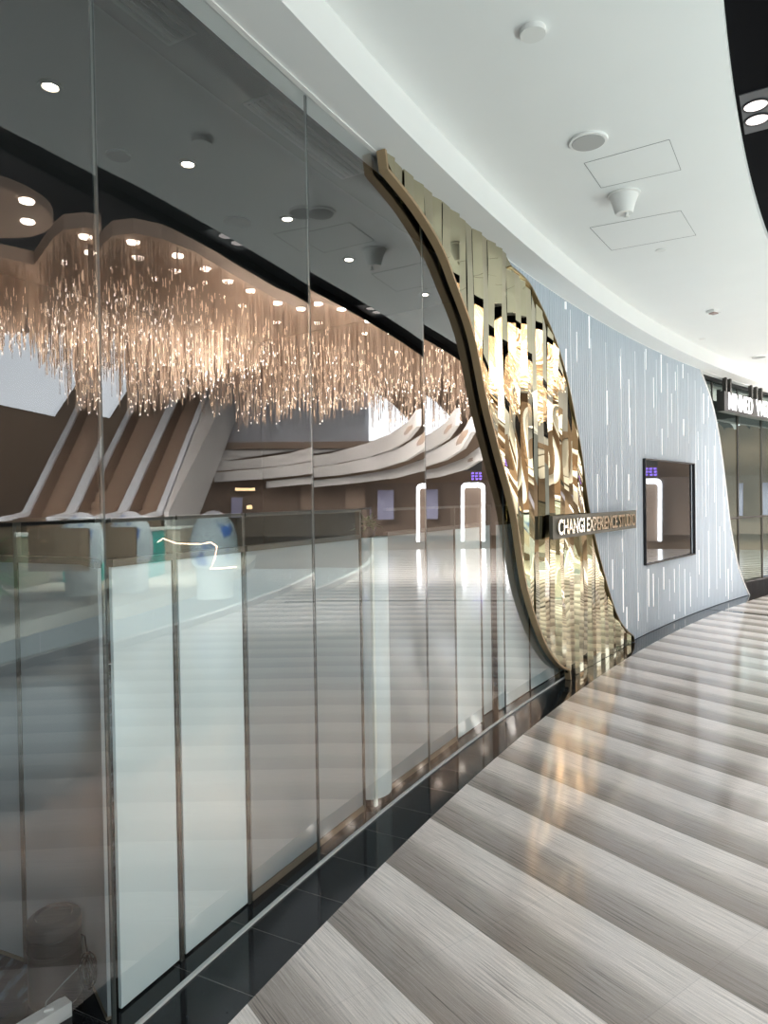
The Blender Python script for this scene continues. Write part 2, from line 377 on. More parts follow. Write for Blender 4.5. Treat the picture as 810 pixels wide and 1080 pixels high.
for i in range(n):
    p0 = pL0+i*step; p1 = min(p0+step*.88, pR1)
    lo0 = max(.004, interp(Ls, p0) if p0 < pL1 else .004); lo1 = max(.004, interp(Ls, p1) if p1 < pL1 else .004)
    hi0 = min(ZS, interp(Rs, p0) if p0 > Rs[0][0] else ZS); hi1 = min(ZS, interp(Rs, p1) if p1 > Rs[0][0] else ZS)
    hi0 = max(hi0, lo0+.002); hi1 = max(hi1, lo1+.002)
    yaw = math.radians((8, -3, 3, 10, -1, 6, 0, 11, 2, -4)[i % 10]+random.uniform(-1.5, 1.5)); ph_ = random.uniform(0, 6.28); rows = 64; s = MB(); wd = math.radians(p1-p0)*RG
    amp = random.uniform(.004, .008); lam = random.uniform(1.0, 1.7)
    def off(side, z):           # front surface: yaw of the strip plus a slow ripple up its height
        a_ = amp*math.sin(z*2*PI/lam+ph_)+.16*amp*math.sin(z*2*PI/(lam*.33)+2*ph_)
        return math.tan(yaw)*wd*.5*side+a_+.014+side*amp*.8*math.sin(z*2*PI/(lam*1.7)+1.7*ph_)*math.sin(z*2*PI/(lam*1.7)+1.7*ph_)
    vs = []
    for r_ in range(rows+1):
        q = r_/rows; za = lo0+(hi0-lo0)*q; zb = lo1+(hi1-lo1)*q
        vs += [P(p0, RG-off(-1, za), za), P(p1, RG-off(1, zb), zb), P(p1, RG+.012, zb), P(p0, RG+.012, za)]
    fs = [(r_*4+k, r_*4+(k+1) % 4, r_*4+4+(k+1) % 4, r_*4+4+k) for r_ in range(rows) for k in range(4)]+[(3, 2, 1, 0), (rows*4, rows*4+1, rows*4+2, rows*4+3)]
    s.add(vs, fs); s.build('mirror_strip', M['gold'], gold, smooth=True)
def sweep(cv, Ra, Rb, th, name, m, parent):
    s = MB(); vs = []; k = len(cv)
    for i, (ph, z) in enumerate(cv):
        a = cv[max(0, i-1)]; c = cv[min(k-1, i+1)]
        dx = math.radians(c[0]-a[0])*RW; dz = c[1]-a[1]; l = math.hypot(dx, dz) or 1
        nx, nz = -dz/l*th/2, dx/l*th/2; dp = math.degrees(nx/RW)
        zz = lambda q: max(.003, min(ZS-.002, q))
        vs += [P(ph+dp, Ra, zz(z+nz)), P(ph-dp, Ra, zz(z-nz)), P(ph-dp, Rb, zz(z-nz)), P(ph+dp, Rb, zz(z+nz))]
    fs = [(i*4+j, i*4+(j+1) % 4, i*4+4+(j+1) % 4, i*4+4+j) for i in range(k-1) for j in range(4)]+[(3, 2, 1, 0), ((k-1)*4, (k-1)*4+1, (k-1)*4+2, (k-1)*4+3)]
    s.add(vs, fs); return s.build(name, m, parent, smooth=True)
o = sweep(Ls, 30.172, 30.124, .018, 'arch_trim', M['brown_strip'], gold); o['label'] = 'bronze arch trim along the left edge'
sweep(Rs, 30.188, 30.125, .012, 'edge_trim', M['bronze'], gold)

# ================================================================== WHITE RIBBED WALL
RP = 30.172
clad = empty('ribbed_wall', P(41, RP), 'pale blue-white wall of fine vertical ribs with scattered vertical light slits, right of the gold mirrors', 'wall cladding')
s = MB(); ph = Rs[0][0]-.05; cols = []; pitch = .052; dph = math.degrees(.0065/RP); i = 0
while ph < Ws[-1][0]:
    lo = interp(Rs, ph) if False else 0.0
    # lower bound: the gold curve left of its foot; upper bound: the ceiling or the falling right edge
    lo = interp(Rs, ph) if ph < Rs[-1][0] else .006
    lo = max(.006, lo-.03 if ph < Rs[-1][0] else .006); hi = ZS if ph < Ws[0][0] else max(.01, min(ZS, interp(Ws, ph)))
    w_ = (i % 8); dep = (0, .0, 0, 0, 0, 0, .007, .007)[w_]
    cols.append((ph, RP+dep, min(lo, hi-.002), hi)); ph += dph; i += 1
vs = []; fs = []
for (p_, R_, lo, hi) in cols: vs += [P(p_, R_, lo), P(p_, R_, hi), P(p_, 30.26, hi), P(p_, 30.26, lo)]
for k in range(len(cols)-1): fs += [(k*4+j, k*4+(j+1) % 4, k*4+4+(j+1) % 4, k*4+4+j) for j in range(4)]
s.add(vs, fs); s.build('ribbed_panel', M['rib'], clad)
sweep(Ws, 30.26, 30.16, .02, 'edge_trim', M['white'], clad)
def slit(ph, z0, z1, wmm, mm, parent=clad):
    dp = math.degrees(wmm/2000/RP); b = MB()
    b.box8([P(ph-dp, RP-.003, z0), P(ph+dp, RP-.003, z0), P(ph+dp, RP+.004, z0), P(ph-dp, RP+.004, z0), P(ph-dp, RP-.003, z1), P(ph+dp, RP-.003, z1), P(ph+dp, RP+.004, z1), P(ph-dp, RP+.004, z1)])
    return b.build('light_slit', mm, parent)
SL = [(596.5, 314, 326, 30), (597, 368, 392, 26), (621, 331, 367, 26), (608, 350, 382, 10), (654, 376, 410, 10), (681, 368, 390, 12), (697, 374, 414, 18), (720, 384, 399, 18), (689, 398, 430, 9),
      (640, 412, 448, 16), (663, 400, 440, 12), (712, 392, 412, 9), (708, 415, 446, 9), (721, 442, 460, 16), (640, 480, 520, 16), (650, 490, 527, 8), (664, 430, 470, 9), (663, 500, 528, 14),
      (698, 452, 480, 14), (721, 434, 460, 0), (697, 460, 486, 16), (742, 415, 447, 9), (747, 410, 440, 14), (747, 485, 511, 14), (736, 455, 485, 8), (744, 470, 545, 6), (753, 470, 530, 6),
      (656, 568, 582, 14), (657, 600, 646, 16), (684, 600, 640, 14), (689, 605, 640, 9), (700, 598, 622, 9), (711, 600, 625, 14), (711, 648, 662, 14), (737, 580, 606, 14), (722, 600, 650, 8), (747, 560, 630, 9), (759, 555, 610, 9),
      (763, 500, 560, 6), (771, 580, 612, 8), (728, 608, 640, 8), (661, 640, 663, 16), (673, 625, 655, 9), (646, 590, 622, 9), (630, 500, 540, 8), (768, 600, 640, 8)]
for x, y0, y1, wm in SL:
    if wm == 0: continue
    p0, z1 = cyl(x, y0, RP); _, z0 = cyl(x, y1, RP)
    lo = interp(Rs, p0)+.05 if p0 < Rs[-1][0] else .03
    hi = ZS-.02 if p0 < Ws[0][0] else interp(Ws, p0)-.05
    if 39.1 < p0 < 42.6 and z0 < 2.0 and z1 > .8: continue
    z0 = max(z0, lo); z1 = min(z1, hi)
    if z1-z0 > .04: slit(p0, z0, z1, wm*.7, M['slit'])
q = 34.6
for q in (35.25, 36.25, 37.05, 37.9, 38.75, 39.35, 40.1, 40.85, 41.55, 42.3, 42.8, 43.25, 43.75, 44.3, 45.0, 45.5):
    lo = interp(Rs, q)+.06 if q < Rs[-1][0] else .04; hi = ZS-.02 if q < Ws[0][0] else interp(Ws, q)-.06
    for (z0, z1) in (((lo, .74), (2.03, hi)) if 39.1 < q < 42.6 else ((lo, hi),)):
        if z1-z0 > .3: slit(q, z0+random.uniform(0, .25), z1-random.uniform(0, .2), 6, M['slit_dim'])

# wall screen
tv = empty('wall_screen', P(40.85, RP-.02, .8), 'dark glass display screen set into the pale ribbed wall right of the bronze sign', 'screen')
def wallbox(p0, p1, z0, z1, Ra, Rb, yaw=0):   # flat box on the chord between two angles
    A, C = P(p0, Ra), P(p1, Ra)
    if yaw: C = A+Matrix.Rotation(math.radians(yaw), 3, 'Z')@(C-A)
    d = (C-A).normalized(); n = Vector((-d.y, d.x, 0)); t = Rb-Ra
    r = [A, C, C+n*t, A+n*t]; return [p+Vector((0, 0, z0)) for p in r]+[p+Vector((0, 0, z1)) for p in r]
MB().box8(wallbox(39.19, 42.53, .80, 1.972, 30.155, 30.18, .6)).build('screen_panel', M['screen'], tv)
b = MB()
for (a, c, z0, z1) in ((39.16, 42.56, .785, .80), (39.16, 42.56, 1.972, 1.985), (39.16, 39.19, .80, 1.972), (42.53, 42.56, .80, 1.972)): b.box8(wallbox(a, c, z0, z1, 30.14, 30.19))
b.build('screen_frame', M['black'], tv)

# bronze sign with polished letters
def text(name, body, size, loc, phi, m, parent, ext=.006, offs=0.0, width=None, height=None):
    cu = bpy.data.curves.new(name, 'FONT'); cu.body = body; cu.size = size; cu.extrude = ext; cu.offset = offs; cu.resolution_u = 3
    o = bpy.data.objects.new(name, cu); COL.objects.link(o); cu.materials.append(m)
    bpy.context.view_layer.update(); dg = bpy.context.evaluated_depsgraph_get(); me = bpy.data.meshes.new_from_object(o.evaluated_get(dg))
    bpy.data.objects.remove(o); xs = [v.co.x for v in me.vertices]; ys = [v.co.y for v in me.vertices]
    x0, x1, y0, y1 = min(xs), max(xs), min(ys), max(ys)
    sx = width/(x1-x0) if width else 1; sy = height/(y1-y0) if height else 1
    d = along(phi); n = inward(phi); off = Vector((0, 0, 0)); q = parent
    while q is not None: off += q.location; q = q.parent
    for v in me.vertices:
        x = (v.co.x-x0)*sx; y = (v.co.y-y0)*sy; z = v.co.z; c = d*x+Vector((0, 0, y))+n*z; v.co = c
    me.materials.clear(); me.materials.append(m)
    o = bpy.data.objects.new(name, me); COL.objects.link(o); o.parent = parent; o.location = Vector(loc)-off; return o
RS = 30.07
q0, z1 = cyl(583, 545, RS); q1, z1b = cyl(671, 540, RS); z0 = cyl(583, 567, RS)[1]; z1 = (z1+z1b)/2+.012; z0 = (z0+cyl(671, 556, RS)[1])/2-.012
sg = empty('name_sign', P((q0+q1)/2, RS, z0), 'long bronze bar sign with polished raised lettering crossing from gold mirrors to pale wall', 'sign')
MB().box8(wallbox(q0, q1, z0, z1, RS, RS+.03)).build('sign_bar', M['sign_bronze'], sg)
for q in (q0+.5, q1-.5): MB().box8(wallbox(q, q+.06, z0+.06, z1-.06, RS+.03, RS+.075)).build('sign_bracket', M['dark_metal'], sg)
A, C = P(q0, RS), P(q1, RS); mid = (q0+q1)/2
text('sign_letters', 'CHANGI EXPERIENCE STUDIO', .12, P(q0+.14, RS-.002, z0+.03)+inward(mid)*.012, mid, M['mirror'], sg, .006, .002, (C-A).length*.93, z1-z0-.06)

# ================================================================== SHOPFRONT BEYOND
s0, s1 = 43.2, 55.0
sj = [43.2, 45.35, 47.3, 49.2, 51.1, 53, 55]
for k in range(len(sj)-1):
    b = MB(); b.box8(wallbox(sj[k], sj[k+1]-.02, .16, ZS, 30.42, 30.43, -.6)); o = struct(b.build('window_%d' % (k+11), M['shop_glass']))
    MB().box(P(sj[k+1], 30.415, 1.7), .03, .04, 3.1, -math.radians(sj[k+1])).build('window_mullion', M['dark_metal'], o)
b = MB(); b.ring(s0, s1, [(30.46, 0), (30.36, 0), (30.36, .16), (30.46, .16)], .5); struct(b.build('baseboard_shop', M['black_tile']))
b = MB(); b.ring(s0, s1, [(30.44, 1.18), (30.40, 1.18), (30.40, 1.21), (30.44, 1.21)], .5); struct(b.build('trim_8', M['dark_metal']))
b = MB(); b.ring(s0, s1, [(33.5, 0), (33.6, 0), (33.6, 3.4), (33.5, 3.4)], 1); struct(b.build('wall_shop', M['interior']))
b = MB(); b.ring(s0, s1, [(30.36, ZS), (33.5, ZS), (33.5, 3.4), (30.36, 3.4)], 1); struct(b.build('ceiling_shop', M['interior']))
b = MB(); b.ring(s0, s1, [(33.5, 0), (30.6, 0), (30.6, -.1), (33.5, -.1)], 1); struct(b.build('floor_shop', M['interior']))
shop = empty('shop_sign', P(48, 30.1, 2.76), 'dark sign box on short hangers with glowing white shop name letters, far right', 'sign')
b = MB(); b.ring(44.72, 54.0, [(30.22, 2.77), (30.12, 2.77), (30.12, 3.055), (30.22, 3.055)], .4); b.build('sign_box', M['dark_metal'], shop)
text('sign_letters', 'MINMED', .3, P(44.95, 30.10, 2.80), 46.0, M['letters'], shop, .004, .003, 1.0, .245)
text('sign_letters', 'WELLNESS', .3, P(47.15, 30.10, 2.80), 48.5, M['letters'], shop, .004, .003, 1.35, .245)
for q in (45.05, 45.4, 47.1, 47.5, 47.9, 49.3, 49.7): MB().box(P(q, 30.17, 3.162), .05, .05, .216, -math.radians(q)).build('sign_hanger', M['dark_metal'], shop)

# ================================================================== LOW SCREEN BEHIND THE GLASS
HF = 1.365
def screen_panel(p0, p1, R, m, label, z0=.008, grp=None, post=True, curved=False, top=HF, frame=False):
    t = empty('low_screen_panel', P((p0+p1)/2, R, 0), label, 'screen panel')
    b = MB(); nn = 8 if curved else 1
    if curved:
        b.ring(p0+.03, p1-.03, [(R+.012, z0), (R, z0), (R, top), (R+.012, top)], .08)
    else: b.box8(wallbox(p0+.005, p1-.035, z0, top, R, R+.012))
    b.build('panel_sheet', m, t)
    MB().box8(wallbox(p0, p1-.03, top, top+.022, R-.008, R+.02)).build('top_rail', M['post'], t)
    MB().box8(wallbox(p0, p1-.03, 1.50, 1.515, R-.004, R+.014)).build('upper_rail', M['post'], t)
    if post: MB().box8(wallbox(p1-.03, p1-.002, 0, 1.515, R-.006, R+.02)).build('post', M['post'], t)
    if frame: MB().box8(wallbox(p0, p1, 0.0, .03, R-.004, R+.018)).build('base_frame', M['base_brown'], t)
    return t
def fp(x, y, R): return cyl(x, y, R)[0]
RF = 30.29
j = [26.15, 26.93, 27.63]
screen_panel(26.40, 26.91, RF, M['frost'], 'pale frosted panel of the low screen, the one beside the curved grey corner')
screen_panel(26.93, 27.60, RF, M['frost'], 'pale frosted panel with thin warm light line across its top')
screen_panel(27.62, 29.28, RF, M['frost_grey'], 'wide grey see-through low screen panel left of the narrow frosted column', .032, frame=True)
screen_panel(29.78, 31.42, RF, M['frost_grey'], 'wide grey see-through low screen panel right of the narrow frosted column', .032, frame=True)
screen_panel(31.42, 32.2, RF, M['frost'], 'pale frosted panel directly right of the wide grey panels')
screen_panel(32.2, 32.75, RF+.05, M['frost'], 'narrow pale frosted panel set slightly back beside a dark joint')
screen_panel(32.75, 33.9, RF, M['frost'], 'pale frosted panel beneath the lower bend of the bronze arch')
screen_panel(33.9, 35.5, RF, M['frost'], 'last pale frosted panel, cut off by the foot of the bronze arch', post=False)
# narrow rounded column between the grey panels
cl = empty('frosted_column', P(29.55, 30.27, 0), 'narrow rounded frosted glass column with a potted plant on it', 'column')
b = MB(); cc = P(29.57, 30.33, 0); prof = []
pts = []
for k in range(13):
    a = PI*k/12; d = along(29.57)*(-math.cos(a)*.115)+inward(29.57)*(math.sin(a)*.09); pts.append(cc+d+Vector((0, 0, .03)))
b.prism(pts, (0, 0, HF-.03)); b.build('column_sheet', M['frost'], cl, smooth=True)
MB().box(P(29.36, 30.25, .69), .012, .02, 1.36, -math.radians(29.4)).build('edge_strip', M['frost_edge'], cl)
b = MB(); b.prism([p+Vector((0, 0, -.03)) for p in pts], (0, 0, .03)); b.build('column_base', M['black'], cl)
pl = empty('potted_plant', P(29.57, 30.34, HF), 'small bushy green plant in a dark pot standing on the narrow frosted column', 'plant')
MB().lathe(P(29.57, 30.34, HF), [(.035, 0), (.05, .05), (.045, .055)], 16).build('pot', M['black'], pl)
def leaves(c, n, L, m, parent, name='leaves', drop=.6, wid=.012):
    b = MB()
    for _ in range(n):
        a = random.uniform(0, 2*PI); e_ = random.uniform(.1, 1.3); l = L*random.uniform(.6, 1); d = Vector((math.cos(a)*math.cos(e_), math.sin(a)*math.cos(e_), math.sin(e_)))
        s_ = d.cross(Vector((0, 0, 1))).normalized()*wid; p0 = Vector(c); p1 = p0+d*l*.5; p2 = p1+(d+Vector((0, 0, -drop)))*l*.5; u_ = Vector((0, 0, .0015))
        b.add([p0-s_*.3, p0+s_*.3, p1+s_, p1-s_, p2], [(0, 1, 2, 3), (3, 2, 4)]); b.add([p0-s_*.3-u_, p0+s_*.3-u_, p1+s_-u_, p1-s_-u_, p2-u_], [(3, 2, 1, 0), (4, 2, 3)])
    return b.build(name, m, parent, recalc=False)
leaves(P(29.57, 30.34, HF+.05), 60, .13, M['leaf'], pl, wid=.009)
# curved grey corner going back to the left
q0 = onz(118, 1041, 0.0); t = empty('low_screen_panel', q0, 'darker grey low screen panel curving back into the room, behind the black canister', 'screen panel')
path = [P(26.33, RF+.006, 0), onz(100, 1039, 0), onz(80, 1032, 0), onz(55, 1022, 0), onz(28, 1013, 0), onz(0, 1003, 0), onz(-60, 985, 0), onz(-160, 960, 0)]
def wallpath(path, z0, z1, th, m, name, parent, smooth=True):
    b = MB(); vs = []; n_ = len(path)
    for i, p in enumerate(path):
        d = (path[min(i+1, n_-1)]-path[max(i-1, 0)]).normalized(); nn = Vector((d.y, -d.x, 0))*th/2
        vs += [p+nn+Vector((0, 0, z0)), p+nn+Vector((0, 0, z1)), p-nn+Vector((0, 0, z1)), p-nn+Vector((0, 0, z0))]
    fs = [(i*4+k, i*4+(k+1) % 4, i*4+4+(k+1) % 4, i*4+4+k) for i in range(n_-1) for k in range(4)]+[(3, 2, 1, 0), (n_*4-4, n_*4-3, n_*4-2, n_*4-1)]
    b.add(vs, fs); return b.build(name, m, parent, smooth=smooth)
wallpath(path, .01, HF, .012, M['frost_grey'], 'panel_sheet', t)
wallpath(path, HF, HF+.022, .03, M['post'], 'top_rail', t)
wallpath(path, 1.50, 1.515, .02, M['post'], 'upper_rail', t)
wallpath(path, 0, .012, .02, M['base_brown'], 'base_frame', t)
MB().box(onz(29, 1014, 0)+Vector((.0, -.0, .75)), .012, .03, 1.5).build('post', M['post'], t)

# ================================================================== BLACK CANISTER, CABLE, SOCKET, WHITE BATTEN (behind the glass, lower left)
base = onz(59, 1052, 0)
cn = empty('canister', base, 'black cylindrical canister with domed lid on the dark carpet at lower left behind the glass', 'canister')
MB().lathe(base, [(.070, 0), (.078, .01), (.078, .215), (.074, .22)], 40).build('canister_body', M['black'], cn, smooth=True)
o = MB().lathe(base+Vector((0, 0, .222)), [(.080, 0), (.081, .02), (.078, .034), (.066, .044), (.055, .046), (.05, .040), (.0, .040)], 40).build('lid', mat('lid_plastic', (.035, .034, .034), .35), cn, smooth=True)
MB().lathe(base+Vector((0, 0, .16)), [(.0795, 0), (.0795, .012)], 40).build('band', mat('band_plastic', (.03, .03, .03), .3), cn, smooth=True)
cb = MB()
c0 = base+Vector((.112, -.02, .12))
for k in range(7):
    pts = []; r_ = random.uniform(.022, .04); ox = random.uniform(-.012, .012)
    for i in range(15):
        a = 2*PI*i/14+k; pts.append(c0+Vector((ox+r_*.55*math.cos(a), random.uniform(-.004, .004)+.006*k-.02, r_*1.5*math.sin(a)-.02)))
    cb.tube(pts, .0022, 5)
pts = [base+Vector((.085, .0, .2)), base+Vector((.10, -.01, .2)), c0+Vector((0, 0, .03))]
cb.tube(pts, .0025, 5)
o = cb.build('coiled_cable', M['black'], None, smooth=True); tag(o, 'loose coil of thin black cable hanging beside the black canister', 'cable')
b = MB(); b.tube([base+Vector((.095, -.02, .12)), base+Vector((.06, -.085, .10)), base+Vector((.02, -.10, .06)), base+Vector((.01, -.10, .004))], .002, 5)
o = b.build('thin_wire', mat('wire_grey', (.16, .2, .21), .4)); tag(o, 'thin grey wire looping across the front of the black canister', 'wire')
sk = empty('plug_socket', onz(57, 1064, .0), 'small grey plug socket lying in front of the black canister', 'socket')
so = onz(57, 1064, 0); b = MB(); b.box(so+Vector((0, 0, .025)), .05, .03, .048, .5); b.build('socket_body', mat('socket_grey', (.12, .14, .14), .5), sk)
b = MB(); d = Vector((math.sin(-.5), -math.cos(.5), 0)); b.box(so+Vector((0, 0, .025))+Vector((.0075, -.0135, 0)), .022, .006, .018, .5); b.build('socket_hole', M['black'], sk)
a, c = onz(72, 1068, .0), onz(20, 1100, .0); a.z = c.z = .022
bt = empty('power_strip', (a+c)/2-Vector((0, 0, .022)), 'white rectangular trunking bar lying on the dark carpet at the bottom left edge', 'trunking')
MB().beam(a, c+(c-a)*.6, .045, .044).build('bar', M['white'], bt)
MB().box(a+(c-a)*.4+Vector((0, 0, .025)), .025, .012, .006, .4).build('clip', M['offwhite'], bt)

# ================================================================== INTERIOR CEILING FITTINGS
for (x, y, lab) in ((53, 90, 'nearest'), (198, 172, 'second nearest'), (303, 230, 'third nearest'), (368, 273, 'fourth'), (448, 310, 'farthest')):
    p = onz(x, y, 3.55); p.z = 3.55
    t = empty('interior_downlight', p-Vector((0, 0, .03)), '%s glowing warm downlight in the row on the dark ceiling behind the glass' % lab, 'downlight', 'row of warm downlights behind the glass')
    MB().lathe(p-Vector((0, 0, .012)), [(.055, .012), (.055, 0), (.038, 0), (.036, .010)], 24).build('trim_ring', M['dark_metal'], t, smooth=True)
    MB().lathe(p-Vector((0, 0, .010)), [(.03, 0), (.035, .008)], 20).build('lamp', M['lamp_in'], t)
for (x, y, lab) in ((125, 163, 'small dark round cover on the dark ceiling behind the first wide glass pane'), (250, 234, 'larger dark round cover on the dark ceiling behind the middle of the glass')):
    p = onz(x, y, 3.55); r_ = .07 if x < 200 else .10
    o = MB().lathe(p-Vector((0, 0, .015)), [(r_*.9, 0), (r_, .006), (r_, .015)], 28).build('round_cover', M['grille'], None, smooth=True); tag(o, lab, 'ceiling cover')
for (p0, p1, lab) in ((25.6, 27.3, 'near slot air grille in the dark soffit above the glass'), (28.1, 29.6, 'far slot air grille in the dark soffit near top of the bronze arch')):
    t = empty('air_grille', P((p0+p1)/2, RW+.2, ZS-.01), lab, 'air grille')
    b = MB(); b.ring(p0, p1, [(RW+.13, ZS-.008), (RW+.27, ZS-.008), (RW+.27, ZS), (RW+.13, ZS)], .2); b.build('grille_frame', M['dark_metal'], t)
    for k in range(4):
        b = MB(); b.ring(p0+.03, p1-.03, [(RW+.15+k*.03, ZS-.013), (RW+.162+k*.03, ZS-.013), (RW+.162+k*.03, ZS-.008), (RW+.15+k*.03, ZS-.008)], .2); b.build('slot', M['grille'], t)

# ================================================================== CORRIDOR CEILING FITTINGS
def disc(x, y, r, name, lab, cat, mrim, mface, h=.012, z=ZM):
    p = onz(x, y, z-h); t = empty(name, p, lab, cat)
    MB().lathe(p, [(r*.98, 0), (r, h*.3), (r, h)], 36).build('rim', mrim, t, smooth=True)
    if mface: MB().lathe(p-Vector((0, 0, .003)), [(r*.84, 0), (r*.86, .004)], 36).build('grille', mface, t)
    return t
t = disc(562, 37, .052, 'cover_plate', 'round flat white cover plate with thin shadow edge, topmost on the white ceiling', 'cover plate', M['offwhite'], None, .022)
disc(620.5, 150.5, .1, 'ceiling_speaker', 'round ceiling speaker with grey mesh and white rim', 'speaker', M['white'], M['speaker'])
disc(800, 377, .1, 'ceiling_speaker', 'small far round ceiling speaker near the right edge above the shop sign', 'speaker', M['white'], M['speaker'])
p = onz(658, 205, ZM); t = empty('ceiling_nozzle', p-Vector((0, 0, .13)), 'white cone shaped ceiling nozzle hanging between two access hatches', 'ceiling nozzle')
MB().lathe(p-Vector((0, 0, .12)), [(.05, 0), (.056, .01), (.066, .05), (.085, .108), (.10, .112), (.10, .12)], 36).build('cone', M['offwhite'], t, smooth=True)
MB().lathe(p-Vector((-.012, .012, .15)), [(.012, 0), (.018, .006), (.01, .012), (.01, .03)], 14).build('tip', M['offwhite'], t, smooth=True)
def hatch(pts, lab):
    q = [onz(x, y, ZM) for x, y in pts]; c = sum(q, Vector((0, 0, 0)))/4; t = empty('access_hatch', c-Vector((0, 0, .002)), lab, 'access hatch')
    b = MB()
    for i in range(4): b.beam(q[i]-Vector((0, 0, .0008)), q[(i+1) % 4]-Vector((0, 0, .0008)), .0025, .0016)
    b.build('shadow_gap', M['line'], t)
    s_ = MB(); k = [c+(x-c)*.985-Vector((0, 0, .0012)) for x in q]; s_.prism(k, (0, 0, .001)); s_.build('hatch_panel', M['ceil'], t)
hatch([(616, 172), (634, 198), (718, 179), (706, 147)], 'square access hatch outlined in white ceiling beside the speaker')
hatch([(622, 240), (645, 264), (734, 248), (718, 222)], 'square access hatch outlined in white ceiling beyond the cone nozzle')
for (x, y, lab) in ((752.5, 327.5, 'small white box detector on the ceiling beyond the far hatch'),):
    p = onz(x, y, ZM); t = empty('detector', p-Vector((0, 0, .04)), lab, 'detector')
    MB().box(p-Vector((0, 0, .012)), .11, .09, .024, .5).build('housing', M['offwhite'], t); MB().box(p-Vector((0, 0, .03)), .07, .06, .012, .5).build('sensor', mat('sensor', (.35, .25, .22), .5), t)
for (x, y, lab) in ((697, 264.5, 'tiny flush white cap just beyond the far access hatch'), (741, 358, 'tiny flush white cap far along ceiling left of the far speaker')):
    p = onz(x, y, ZM-.006); o = MB().lathe(p, [(.035, 0), (.04, .003), (.04, .006)], 24).build('flush_cover', M['offwhite']); tag(o, lab, 'flush cover')
# twin spotlight boxes in the black channel
def spotbox(x, y, lab):
    z = ZM+.055; q = onz(x, y, z); ph = math.degrees(math.atan2(q.y-CY, CX-q.x)); d = along(ph)
    c = q+d*.075+inward(ph)*.03; t = empty('spotlight_box', c, lab, 'spotlight')
    MB().box(c+Vector((0, 0, .035)), .19, .42, .07, -math.radians(ph)).build('housing', mat('spot_plate', (.09, .09, .095), .5), t)
    for s_ in (0, .15):
        p = q+d*s_
        MB().lathe(p-Vector((0, 0, .006)), [(.062, .006), (.062, 0), (.054, 0), (.052, .005)], 28).build('lamp_ring', M['black'], t, smooth=True)
        MB().lathe(p-Vector((0, 0, .003)), [(.052, 0), (.05, .004)], 28).build('lamp', M['spot'], t)
spotbox(797, 111, 'dark spotlight box with round lamps in black ceiling channel, upper right')
spotbox(826, 248, 'dark spotlight box farther along the black ceiling channel, right edge')

# ================================================================== ACROSS THE CORRIDOR: BALUSTRADE AND HALL (seen in the facade glass)
bal = empty('glass_balustrade', P(30, 26, 0), 'long curved glass balustrade with dark handrail across the corridor', 'balustrade')
b = MB(); b.ring(A0, 60, [(26.06, 0), (25.95, 0), (25.95, .09), (26.06, .09)], .5); b.build('kerb', mat('kerb_white', (.78, .78, .76), .4), bal)
b = MB(); b.ring(A0, 60, [(26.02, 1.37), (25.98, 1.37), (25.98, 1.41), (26.02, 1.41)], .5); b.build('handrail', M['dark_metal'], bal)
for k in range(int((60-A0)/2.4)):
    b = MB(); b.box8(wallbox(A0+k*2.4+.03, A0+(k+1)*2.4-.03, .09, 1.37, 25.99, 26.005)); b.build('glass_panel', M['rail_glass'], bal)

m1, m2, m3 = mirror(2), mirror(3), mirror(4)
ZP = 6.05
def poly_on(z, pts): return [onz(x, y, z) for x, y in pts]
# copper ceiling plates of the chandelier
ch = empty('crystal_chandelier', m1(onz(300, 360, ZP)), 'huge chandelier of hanging crystal rods under a wavy copper ceiling', 'chandelier')
out = [(108, 258), (118, 249), (140, 246), (170, 252), (205, 266), (245, 290), (290, 315), (330, 331), (370, 348), (410, 366), (450, 381), (500, 398), (540, 412), (540, 428), (400, 404), (300, 392), (200, 382), (150, 380), (128, 354), (90, 328), (50, 310), (0, 294), (-40, 284), (-40, 268), (40, 276), (90, 286)]
b = MB(m1); b.prism(poly_on(ZP, out), (0, 0, .25)); b.build('copper_plate', M['copper'], ch)
b = MB(m1); c0 = onz(26, 232, ZP-.35); b.lathe(c0, [(1.0, 0), (1.02, .02), (1.02, .16)], 48); b.build('copper_disc', M['copper'], ch)
spots = [(140, 256), (145, 272), (121, 283), (187, 270), (184, 286), (163, 294), (216, 284), (213, 298), (198, 304), (240, 297), (232, 313), (264, 307), (255, 323), (292, 320), (291, 340), (317, 326), (345, 339), (340, 352), (368, 352), (392, 362), (374, 372), (415, 374), (440, 383), (432, 394), (465, 392), (490, 402), (505, 408)]
sb = MB(m1)
for x, y in spots: b = MB(m1); b.lathe(onz(x, y, ZP-.02)-Vector((0, 0, .02)), [(.09, 0), (.11, .03)], 14); b.build('bulb', M['bulb'], ch)
for q in ((79, 222), (81, 243)): b = MB(m1); b.lathe(onz(q[0], q[1], ZP-.38), [(.09, 0), (.10, .03)], 14); b.build('bulb', M['bulb'], ch)
rb, rl, rtp = MB(m1), MB(m1), MB(m1)
def thin(bm, x, y, z0, z1, w): bm.add([(x-w, y, z0), (x+w, y, z0), (x, y+w, z0), (x-w, y, z1), (x+w, y, z1), (x, y+w, z1)], [(0, 1, 4, 3), (1, 2, 5, 4), (2, 0, 3, 5), (0, 2, 1), (3, 4, 5)])
def inside(x, y, pl):
    r = False; n_ = len(pl)
    for i in range(n_):
        x0, y0 = pl[i]; x1, y1 = pl[(i+1) % n_]
        if (y0 > y) != (y1 > y) and x < (x1-x0)*(y-y0)/(y1-y0)+x0: r = not r
    return r
R2 = random.Random(3); cnt = 0
